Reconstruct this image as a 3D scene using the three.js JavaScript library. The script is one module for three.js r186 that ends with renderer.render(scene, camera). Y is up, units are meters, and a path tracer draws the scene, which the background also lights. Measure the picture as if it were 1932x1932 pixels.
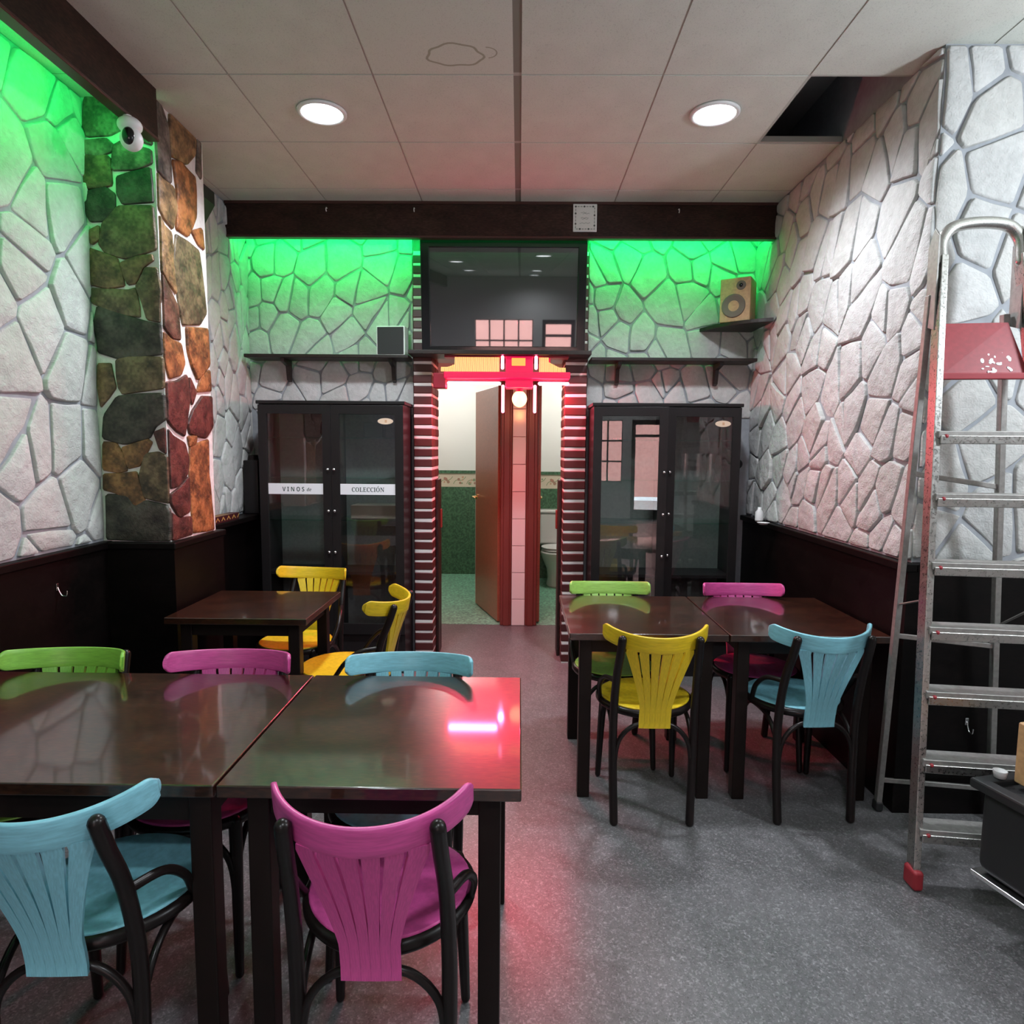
import * as THREE from 'three';
import { RoundedBoxGeometry } from 'three/addons/geometries/RoundedBoxGeometry.js';
import { mergeGeometries, toCreasedNormals } from 'three/addons/utils/BufferGeometryUtils.js';
import { RectAreaLightUniformsLib } from 'three/addons/lights/RectAreaLightUniformsLib.js';

RectAreaLightUniformsLib.init();
const scene = new THREE.Scene();

// ---------- camera ----------
const camera = new THREE.PerspectiveCamera(76.06, 1, 0.05, 60);
camera.position.set(0, 1.5, 0);
camera.rotation.order = 'YXZ';
camera.rotation.set(-0.09572, 0.01033, 0.00805);

// ---------- daylight outside the front windows ----------
scene.background = new THREE.Color().setRGB(0.78, 0.9, 1.0);
scene.backgroundIntensity = 11;

// ---------- exposure ----------
const renderer = new THREE.WebGLRenderer({ antialias: true });
renderer.toneMapping = THREE.LinearToneMapping;
renderer.toneMappingExposure = 1.15;
renderer.shadowMap.enabled = true;

// lamp strengths (the lamps themselves are built further down)
const POWER = { down: 12, green: 92, red: 390, bulb: .8, restroom: 1.5, pendant: 5.5 };

// ---------- helpers ----------
let seed = 7;
const rnd = () => { seed = (seed + 0x6d2b79f5) | 0; let t = Math.imul(seed ^ (seed >>> 15), 1 | seed); t = (t + Math.imul(t ^ (t >>> 7), 61 | t)) ^ t; return ((t ^ (t >>> 14)) >>> 0) / 4294967296; };
const rr = (a, b) => a + (b - a) * rnd();
const V = (x, y, z) => new THREE.Vector3(x, y, z);
const rad = (d) => d * Math.PI / 180;
const taken = new Map();
function numbered(name) {
  const n = taken.get(name) ?? 0; taken.set(name, n + 1);
  return n ? `${name}_${String(n).padStart(3, '0')}` : name;
}
function shade(o) { o.castShadow = true; o.receiveShadow = true; return o; }
function tag(o, label, category, group) { o.userData.label = label; if (category) o.userData.category = category; if (group) o.userData.group = group; return o; }
function thing(name, label, category, p = [0, 0, 0], turn = 0, group) {
  const o = new THREE.Group(); o.name = numbered(name); o.position.set(...p); o.rotation.y = turn; scene.add(o);
  return tag(o, label, category, group);
}
function setting(name, label, category, p, turn) { const o = thing(name, label, category, p, turn); o.userData.kind = 'structure'; return o; }
function part(name, geo, mat, parent, label) {
  const m = shade(new THREE.Mesh(geo, mat)); m.name = name; parent.add(m);
  if (label) m.userData.label = label;
  return m;
}
function single(name, geo, mat, label, category, group) {   // a thing that is one mesh
  const m = shade(new THREE.Mesh(geo, mat)); m.name = numbered(name); scene.add(m);
  return tag(m, label, category, group);
}
function uvm(g) {   // texture coordinates in metres, from the face direction
  if (g.index) g = g.toNonIndexed();
  const p = g.attributes.position, n = g.attributes.normal, uv = new Float32Array(p.count * 2);
  for (let i = 0; i < p.count; i += 3) {
    let ax = 0, ay = 0, az = 0;
    for (let k = 0; k < 3; k++) { ax += Math.abs(n.getX(i + k)); ay += Math.abs(n.getY(i + k)); az += Math.abs(n.getZ(i + k)); }
    for (let k = 0; k < 3; k++) {
      const j = i + k, x = p.getX(j), y = p.getY(j), z = p.getZ(j);
      if (ay >= ax && ay >= az) { uv[2 * j] = x; uv[2 * j + 1] = z; } else if (ax >= az) { uv[2 * j] = z; uv[2 * j + 1] = y; } else { uv[2 * j] = x; uv[2 * j + 1] = y; }
    }
  }
  g.setAttribute('uv', new THREE.BufferAttribute(uv, 2));
  return g;
}
// box from its centre, with a small rounded edge when r > 0
function bx(w, h, d, x = 0, y = 0, z = 0, r = 0) {
  const g = r ? new RoundedBoxGeometry(w, h, d, 2, Math.min(r, w / 2.1, h / 2.1, d / 2.1)) : new THREE.BoxGeometry(w, h, d);
  return uvm(g.translate(x, y, z));
}
function span(x0, x1, y0, y1, z0, z1, r = 0) { return bx(x1 - x0, y1 - y0, z1 - z0, (x0 + x1) / 2, (y0 + y1) / 2, (z0 + z1) / 2, r); }
function tube(pts, r, seg = 18, rs = 9, r1) {   // r1: radius at the far end (taper)
  const curve = new THREE.CatmullRomCurve3(pts.map((p) => (p.isVector3 ? p : V(...p))));
  const g = new THREE.TubeGeometry(curve, seg, r, rs, false);
  if (r1 !== undefined) {
    const p = g.attributes.position, c = V(0, 0, 0);
    for (let i = 0; i <= seg; i++) { curve.getPointAt(i / seg, c); const k = 1 + (r1 / r - 1) * (i / seg); for (let j = 0; j <= rs; j++) { const q = i * (rs + 1) + j; p.setXYZ(q, c.x + (p.getX(q) - c.x) * k, c.y + (p.getY(q) - c.y) * k, c.z + (p.getZ(q) - c.z) * k); } }
  }
  const a = curve.getPointAt(0), b = curve.getPointAt(1);
  const s0 = new THREE.SphereGeometry(r * 0.999, rs, 6).translate(a.x, a.y, a.z), s1 = new THREE.SphereGeometry((r1 ?? r) * 0.999, rs, 6).translate(b.x, b.y, b.z);
  return mergeGeometries([g, s0, s1]);
}
// bar with rectangular section from a to b; w across (along `side`), d deep
function bar(a, b, w, d, side = V(1, 0, 0), r = 0.003) {
  a = V(...a); b = V(...b);
  const y = b.clone().sub(a), L = y.length(); y.normalize();
  const z = side.clone().cross(y).normalize(), x = y.clone().cross(z).normalize();
  const g = new RoundedBoxGeometry(w, L, d, 1, Math.min(r, w / 2.2, d / 2.2));
  return uvm(g.applyMatrix4(new THREE.Matrix4().makeBasis(x, y, z).setPosition(a.add(b).multiplyScalar(0.5))));
}
function lathe(pts, seg = 32) { return new THREE.LatheGeometry(pts.map(([x, y]) => new THREE.Vector2(x, y)), seg); }
function extr(shape, depth, bevel = 0, cs = 12) {
  return new THREE.ExtrudeGeometry(shape, { depth, bevelEnabled: bevel > 0, bevelSize: bevel, bevelThickness: bevel, bevelSegments: 2, curveSegments: cs });
}
function poly(pts) { return new THREE.Shape(pts.map(([x, y]) => new THREE.Vector2(x, y))); }

// ---------- procedural textures ----------
function grid(n, s) { let q = s | 0; const a = new Float32Array(n * n); for (let i = 0; i < n * n; i++) { q = (Math.imul(q, 1664525) + 1013904223) | 0; a[i] = (q >>> 8) / 16777216; } return a; }
function valueNoise(n, s) { const a = grid(n, s); return (x, y) => { x = ((x % 1) + 1) % 1 * n; y = ((y % 1) + 1) % 1 * n; const i = Math.floor(x), j = Math.floor(y), f = x - i, g = y - j, u = f * f * (3 - 2 * f), v = g * g * (3 - 2 * g), i1 = (i + 1) % n, j1 = (j + 1) % n; return (a[(j % n) * n + i % n] * (1 - u) + a[(j % n) * n + i1] * u) * (1 - v) + (a[j1 * n + i % n] * (1 - u) + a[j1 * n + i1] * u) * v; }; }
function tex(size, fn, repeat, srgb = true) {
  const d = new Uint8Array(size * size * 4);
  for (let y = 0; y < size; y++) for (let x = 0; x < size; x++) { const c = fn(x / size, y / size, x, y), o = (y * size + x) * 4; for (let k = 0; k < 3; k++) d[o + k] = Math.max(0, Math.min(255, (Array.isArray(c) ? c[k] : c) * 255)); d[o + 3] = 255; }
  const t = new THREE.DataTexture(d, size, size); t.wrapS = t.wrapT = THREE.RepeatWrapping; t.magFilter = THREE.LinearFilter; t.minFilter = THREE.LinearMipmapLinearFilter;
  t.repeat.set(repeat, repeat); if (srgb) t.colorSpace = THREE.SRGBColorSpace; t.needsUpdate = true; return t;
}
const n8 = valueNoise(8, 11), n16 = valueNoise(16, 23), n32 = valueNoise(32, 37), n64 = valueNoise(64, 41), n128 = valueNoise(128, 43), n256 = valueNoise(256, 47), n512 = valueNoise(512, 53);
const mixc = (a, b, t) => a.map((v, i) => v + (b[i] - v) * t);
const terrazzo = tex(1024, (x, y) => {
  const f = n512(x, y), g = n256(x + .3, y + .7), m = n8(x, y) * .6 + n32(x, y) * .4;
  let v = .6 + (m - .5) * .09 + (n128(x, y) - .5) * .09; if (g > .74) v += .13; if (f < .22) v -= .12; if (n256(x + .11, y + .2) > .86) v += .15;
  return [v * 1.0, v * .985, v * .985];
}, 0.8);
const stoneBump = tex(512, (x, y) => .5 + (n16(x, y) - .5) * .5 + (n32(x, y) - .5) * .3 + (n128(x, y) - .5) * .18, 1.6, false);
const stoneTone = tex(512, (x, y) => { const v = .95 + (n16(x, y) - .5) * .06 + (n64(x, y) - .5) * .05; return [v, v, v]; }, 1.1);
const rockTone = tex(512, (x, y) => { const v = .78 + (n16(x, y) - .5) * .5 + (n64(x, y) - .5) * .3 + (n256(x, y) - .5) * .12; return [v, v * .97, v * .92]; }, 1.4);
const tileSpeck = tex(512, (x, y) => { const v = .965 - (n256(x, y) > .8 ? .07 : 0) - (n128(x + .2, y) > .87 ? .05 : 0) + (n8(x, y) - .5) * .03; return [v, v, v * .985]; }, 1.6667);
const woodGrain = tex(512, (x, y) => { const g = n256(x * .25, y) * .5 + n128(x * .5, y) * .3 + n16(x * .5, y) * .4; const v = .62 + (g - .6) * .6; return [v, v * .96, v * .92]; }, 1.1);
const paintWear = tex(256, (x, y) => { const v = .95 + (n32(x, y) - .5) * .1 + (n128(x, y) - .5) * .05; return [v, v, v]; }, 3);
const greenMottle = tex(256, (x, y) => { const v = .8 + (n32(x, y) - .5) * .35 + (n128(x, y) - .5) * .2; return [v, v, v]; }, 2.2);
const scuff = tex(256, (x, y) => .35 + n64(x, y) * .3 + (n256(x, y) - .5) * .25, 3, false);

// ---------- materials ----------
const lin = (r, g, b) => new THREE.Color().setRGB(r, g, b);
const std = (o) => new THREE.MeshStandardMaterial(o);
const phy = (o) => new THREE.MeshPhysicalMaterial(o);
const M = {
  floor: std({ map: terrazzo, color: lin(.43, .43, .442), roughness: .34 }),
  plaster: std({ color: lin(.62, .62, .6), roughness: .95 }),
  joint: std({ color: lin(.36, .38, .41), roughness: .95, map: stoneTone }),
  mortar: std({ color: lin(.8, .78, .76), roughness: .9, map: stoneTone, bumpMap: stoneBump, bumpScale: .004 }),
  brickMortar: std({ color: lin(.72, .68, .66), roughness: .85 }),
  brick: std({ color: lin(.075, .014, .013), roughness: .42, map: paintWear }),
  brick2: std({ color: lin(.06, .012, .012), roughness: .45, map: paintWear }),
  tile: std({ map: tileSpeck, color: lin(.66, .67, .63), roughness: .95 }),
  gridRail: std({ color: lin(.42, .42, .38), roughness: .8 }),
  mainRail: std({ color: lin(.2, .2, .17), roughness: .8 }),
  plenum: std({ color: lin(.42, .42, .42), roughness: .95 }),
  wains: phy({ specularIntensity: .35, color: lin(.008, .005, .005), roughness: .45, map: woodGrain }),
  beam: phy({ specularIntensity: .6, color: lin(.075, .036, .027), roughness: .45, map: woodGrain }),
  beamEdge: std({ color: lin(.06, .022, .017), roughness: .35 }),
  table: phy({ color: lin(.085, .03, .014), map: woodGrain, roughness: .3, clearcoat: 1, clearcoatRoughness: .06 }),
  tableLeg: phy({ specularIntensity: .4, color: lin(.01, .006, .005), roughness: .45 }),
  chairWood: phy({ specularIntensity: .6, color: lin(.01, .0065, .006), roughness: .3 }),
  cabinet: phy({ specularIntensity: .5, color: lin(.013, .0115, .012), roughness: .4 }),
  cabinetBack: std({ color: lin(.13, .13, .125), roughness: .6, map: paintWear }),
  pane: phy({ color: lin(1, 1, 1), transmission: 1, roughness: 0.0, thickness: 0, ior: 1.5 }),
  shelfGlass: phy({ color: lin(.8, .95, .9), transmission: 1, roughness: .02, thickness: 0, ior: 1.5 }),
  steel: std({ color: lin(.75, .75, .76), metalness: 1, roughness: .22 }),
  brass: std({ color: lin(.85, .6, .25), metalness: 1, roughness: .25 }),
  alu: std({ color: lin(.5, .49, .465), metalness: 1, roughness: .7, roughnessMap: scuff }),
  aluDull: std({ color: lin(.4, .385, .365), metalness: .85, roughness: .58, map: paintWear }),
  redPlate: std({ color: lin(.3, .022, .032), roughness: .5, map: paintWear }),
  redCap: std({ color: lin(.3, .02, .03), roughness: .5 }),
  white: std({ color: lin(.78, .78, .78), roughness: .4 }),
  porcelain: std({ color: lin(.8, .8, .78), roughness: .15 }),
  blackGloss: std({ color: lin(.008, .008, .009), roughness: .12 }),
  blackMatte: std({ color: lin(.012, .012, .013), roughness: .6 }),
  screen: phy({ color: lin(.035, .031, .035), roughness: .02, ior: 2.2 }),
  bamboo: std({ color: lin(.52, .34, .16), roughness: .5, map: paintWear }),
  cone: std({ color: lin(.16, .14, .11), roughness: .8 }),
  shelfWood: std({ color: lin(.04, .022, .018), roughness: .4, map: woodGrain }),
  doorWood: std({ color: lin(.42, .13, .075), roughness: .3, map: paintWear }),
  jamb: std({ color: lin(.16, .03, .022), roughness: .35 }),
  rwall: std({ color: lin(.78, .78, .76), roughness: .6 }),
  rgreen: std({ color: lin(.11, .26, .145), roughness: .3, map: greenMottle }),
  rfloor: std({ color: lin(.36, .8, .56), roughness: .35, map: greenMottle }),
  pink: std({ color: lin(.86, .42, .36), roughness: .9 }),
};

// =====================================================================
// THE ROOM
// =====================================================================
const CEIL = 3.0376, LEDGE = 1.04, XL = -1.96, XLR = -1.87, XR = 1.6, ZB = -4.58, ZP = -2.65, XRF = 3.2, ZF = 6.0;

// floor: dining room and lobby
{
  const f = setting('floor', 'grey speckled terrazzo floor of the dining room', 'floor');
  part('slab', span(XL - .2, XRF + .2, -.12, 0, -5.5, ZF + .2), M.floor, f);
}
// ceiling: tiles in a grid, one tile missing beside the right wall
{
  const c = setting('ceiling', 'suspended ceiling of off-white speckled square tiles', 'ceiling');
  const X0 = -.0214, Z0 = -2.8616, S = .6;
  part('slab', span(XL - .2, XRF + .2, 3.4, 3.5, -8, ZF + .2), M.plenum, c);
  const cv = document.createElement('canvas'); cv.width = cv.height = 512;
  const g2 = cv.getContext('2d'); g2.fillStyle = '#f5f5f1'; g2.fillRect(0, 0, 512, 512);
  for (let i = 0; i < 5200; i++) { g2.fillStyle = rnd() > .5 ? 'rgba(205,205,198,.6)' : 'rgba(255,255,252,.7)'; g2.fillRect(rnd() * 512, rnd() * 512, 2, 2); }
  g2.strokeStyle = 'rgba(150,142,120,.55)'; g2.lineWidth = 9;
  g2.beginPath(); for (let i = 0; i <= 40; i++) { const a = i / 40 * Math.PI * 2, r = 1 + .06 * Math.sin(a * 3) + .05 * Math.sin(a * 7 + 1); const x = 310 + 96 * r * Math.cos(a), y = 400 + 62 * r * Math.sin(a); i ? g2.lineTo(x, y) : g2.moveTo(x, y); } g2.stroke();
  g2.lineWidth = 5; g2.beginPath(); g2.ellipse(420, 385, 36, 30, 0, -1.6, 1.4); g2.stroke();
  const st = new THREE.CanvasTexture(cv); st.colorSpace = THREE.SRGBColorSpace;
  const stained = std({ map: st, color: lin(.66, .67, .63), roughness: .95 });
  for (let i = -4; i <= 5; i++) for (let j = -5; j <= 15; j++) {
    const x0 = Math.max(X0 + S * i, XL), x1 = Math.min(X0 + S * (i + 1), j <= -1 && Z0 + S * j < ZP ? XR + .0 : XRF), z0 = Math.max(Z0 + S * j, ZB), z1 = Math.min(Z0 + S * (j + 1), ZF);
    if (x1 - x0 < .03 || z1 - z0 < .03) continue;
    if (i === 2 && j === -1) continue;                       // the missing tile
    const ga = i === 0 ? .017 : .004, gb = i === -1 ? .017 : .004;
    const geo = bx(x1 - x0 - ga - gb, .014, z1 - z0 - .01, (x0 + ga + x1 - gb) / 2, CEIL + .007, (z0 + z1) / 2);
    if (i === -1 && j === 0) { const uv = new THREE.BoxGeometry(x1 - x0 - ga - gb, .014, z1 - z0 - .01).translate((x0 + ga + x1 - gb) / 2, CEIL + .007, (z0 + z1) / 2); part('ceiling_tile', uv, stained, c, 'ceiling tile with a brown ring-shaped water stain'); } else part('ceiling_tile', geo, M.tile, c);
  }
  for (let i = -3; i <= 5; i++) { const w = i === 0 ? .04 : .024, x = X0 + S * i; part('grid_rail', span(x - w / 2, x + w / 2, CEIL + .003, CEIL + .03, x > XR ? ZP : ZB, ZF), i === 0 ? M.mainRail : M.gridRail, c); }
  for (let j = -2; j <= 14; j++) { const z = Z0 + S * j; part('grid_rail', span(XL, z < ZP ? XR : XRF, CEIL + .003, CEIL + .03, z - .012, z + .012), M.gridRail, c); }
}

// ---- rubble-stone cladding: irregular stones, each with its own outline and thickness ----
function stoneGeo(pts, t, bulge, tiltx, tilty) {   // pts: closed outline in the wall plane; z points out of the wall
  let c = [0, 0]; for (const p of pts) { c[0] += p[0]; c[1] += p[1]; } c = [c[0] / pts.length, c[1] / pts.length];
  const N = pts.length, pos = [], uv = [], idx = [];
  const put = (k, z) => { for (const p of pts) { const x = c[0] + (p[0] - c[0]) * k, y = c[1] + (p[1] - c[1]) * k; pos.push(x, y, z + (z > 0 ? (x - c[0]) * tiltx + (y - c[1]) * tilty : 0)); uv.push(x, y); } };
  put(1, -.004); put(.985, t * .72); put(.93, t); put(.5, t + bulge);
  pos.push(c[0], c[1], t + bulge * 1.1); uv.push(c[0], c[1]);
  for (let r = 0; r < 3; r++) for (let i = 0; i < N; i++) { const a = r * N + i, b = r * N + (i + 1) % N, d = a + N, e = b + N; idx.push(a, b, d, b, e, d); }
  for (let i = 0; i < N; i++) idx.push(3 * N + i, 3 * N + (i + 1) % N, 4 * N);
  const g = new THREE.BufferGeometry();
  g.setAttribute('position', new THREE.Float32BufferAttribute(pos, 3)); g.setAttribute('uv', new THREE.Float32BufferAttribute(uv, 2)); g.setIndex(idx); g.computeVertexNormals();
  return g;
}
function clip(P, nx, ny, d) {   // keep nx x + ny y <= d
  const out = [];
  for (let i = 0; i < P.length; i++) {
    const a = P[i], b = P[(i + 1) % P.length], fa = nx * a[0] + ny * a[1] - d, fb = nx * b[0] + ny * b[1] - d;
    if (fa <= 0) out.push(a);
    if (fa * fb < 0) { const t = fa / (fa - fb); out.push([a[0] + (b[0] - a[0]) * t, a[1] + (b[1] - a[1]) * t]); }
  }
  return out;
}
function soften(P, amp, step) {   // split long edges, wobble them, round the corners
  let Q = [];
  for (let i = 0; i < P.length; i++) { const a = P[i], b = P[(i + 1) % P.length], L = Math.hypot(b[0] - a[0], b[1] - a[1]); if (L < .012) { Q.push(a); continue; } const k = Math.min(3, Math.max(1, Math.round(L / step))); for (let j = 0; j < k; j++) { const w = j ? amp : amp * .4; Q.push([a[0] + (b[0] - a[0]) * j / k + rr(-w, w), a[1] + (b[1] - a[1]) * j / k + rr(-w, w)]); } }
  const R = [];
  for (let i = 0; i < Q.length; i++) { const a = Q[i], b = Q[(i + 1) % Q.length]; R.push([a[0] * .9 + b[0] * .1, a[1] * .9 + b[1] * .1], [a[0] * .1 + b[0] * .9, a[1] * .1 + b[1] * .9]); }
  return R;
}
const whites = [[.58, .58, .565], [.55, .55, .54], [.61, .61, .6], [.565, .56, .54]].map((c) => std({ color: lin(...c), map: stoneTone, bumpMap: stoneBump, bumpScale: .007, roughness: .82 }));
function rubble(parent, W, v0, v1, size, stretch, angle, joint, jitter = .46, uStart = 0) {
  // seeds on a jittered grid in a stretched, turned frame; each stone is the region nearest to its seed
  const ca = Math.cos(angle), sa = Math.sin(angle), k = Math.sqrt(stretch);
  const to = (u, v) => [(u * ca + v * sa) / k, (-u * sa + v * ca) * k];
  const seeds = [], R = Math.hypot(W, v1 - v0) * 2.2, n = Math.ceil(R / size);
  const cu = W / 2, cvv = (v0 + v1) / 2, cc = to(cu, cvv);
  for (let i = -n; i <= n; i++) for (let j = -n; j <= n; j++) {
    if (rnd() < .1) continue;
    const a = cc[0] + (i + (j & 1) * .5 + rr(-jitter, jitter)) * size, b = cc[1] + (j * .87 + rr(-jitter, jitter)) * size;
    const u = a * k * ca - b / k * sa, v = a * k * sa + b / k * ca;
    if (u > uStart - size && u < W + size && v > v0 - size && v < v1 + size) seeds.push([u, v, a, b]);
    if (rnd() < .09) { const u2 = u + rr(-.09, .09), v2 = v + rr(-.09, .09), q = to(u2, v2); if (u2 > uStart && u2 < W && v2 > v0 && v2 < v1) seeds.push([u2, v2, q[0], q[1]]); }
  }
  let made = 0;
  for (const s of seeds) {
    let P = [[uStart + .004, v0 + .004], [W - .004, v0 + .004], [W - .004, v1 - .002], [uStart + .004, v1 - .002]];
    const jw = joint * rr(.7, 1.45);
    for (const q of seeds) {
      if (q === s || Math.abs(q[2] - s[2]) > size * 3.2 || Math.abs(q[3] - s[3]) > size * 3.2) continue;
      const da = q[2] - s[2], db = q[3] - s[3], mid = (q[2] * q[2] + q[3] * q[3] - s[2] * s[2] - s[3] * s[3]) / 2;
      let nx = da * ca / k - db * sa * k, ny = da * sa / k + db * ca * k; const L = Math.hypot(nx, ny);
      P = clip(P, nx / L, ny / L, mid / L - jw / 2); if (P.length < 3) break;
    }
    if (P.length < 3) continue;
    let A = 0; for (let i = 0; i < P.length; i++) { const a = P[i], b = P[(i + 1) % P.length]; A += a[0] * b[1] - b[0] * a[1]; } A /= 2;
    if (A < .0009) continue;
    part('stone', stoneGeo(soften(P, Math.min(.007, Math.sqrt(A) * .04), .11), rr(.008, .017), rr(.001, .005), rr(-.05, .05), rr(-.05, .05)), whites[Math.floor(rnd() * 4)], parent);
    made++;
  }
  return made;
}
// left wall up to the brown pier (the dining side of the beam)
{
  seed = 101;
  const w = setting('wall_left', 'left wall clad in white-painted rubble stone with grey joints', 'wall', [XL, 0, -1.2], Math.PI / 2);
  part('backing', span(-7.4, 1.845, 0, 3.4, -.2, 0), M.joint, w);
  rubble(w, 1.843, LEDGE + .02, 3.03, .24, 1.25, 1.2, .0125);
}
{
  seed = 207;
  const w = setting('wall_left_rear', 'short left wall of white-painted rubble stone behind the brown pier', 'wall', [XLR, 0, -3.5], Math.PI / 2);
  part('backing', span(0, 1.1, 0, 3.4, -.29, 0), M.joint, w);
  rubble(w, 1.08, LEDGE + .02, 3.03, .17, 1.9, 1.5, .01);
}
{
  seed = 311;
  const w = setting('wall_right', 'right wall clad in large white-painted rubble stone shards', 'wall', [XR, 0, ZB], -Math.PI / 2);
  part('backing', span(-.1, ZP - ZB - .02, 0, 3.4, -.2, 0), M.joint, w);
  rubble(w, ZP - ZB, LEDGE + .02, 3.03, .2, 1.5, .95, .0115, .5);
}
{
  seed = 419;
  const w = setting('wall_right_return', 'white stone wall face behind the step ladder, facing the room', 'wall', [XR, 0, ZP], 0);
  part('backing', span(0, XRF - XR, 0, 3.4, -.2, 0), M.joint, w);
  rubble(w, .9, LEDGE + .02, 3.03, .23, 1.3, 1.35, .017);
}
{
  const w = setting('wall_right_front', 'plain side wall of the wider front part of the room', 'wall', [XRF, 0, 0], 0);
  part('panel', span(0, .2, 0, 3.4, ZP - .2, ZF), M.plaster, w);
}
{
  seed = 523;
  const w = setting('wall_back_left', 'back wall of white stone left of the restroom passage', 'wall', [XLR, 0, ZB], 0);
  part('backing', span(0, 1.145, 0, 3.4, -.27, 0), M.joint, w);
  rubble(w, 1.14, 1.72, 3.03, .19, 1.35, 1.25, .0095);
}
{
  seed = 631;
  const w = setting('wall_back_right', 'back wall of white stone right of the restroom passage', 'wall', [.459, 0, ZB], 0);
  part('backing', span(0, 1.141, 0, 3.4, -.27, 0), M.joint, w);
  rubble(w, 1.139, 1.72, 3.03, .19, 1.35, 1.9, .0095);
}
{
  const w = setting('wall_back_top', 'wall panel above the restroom passage behind the television', 'wall', [0, 0, ZB], 0);
  part('panel', span(-.724, .457, 2.12, 3.4, -.27, .02), M.jamb, w);
}
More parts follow.
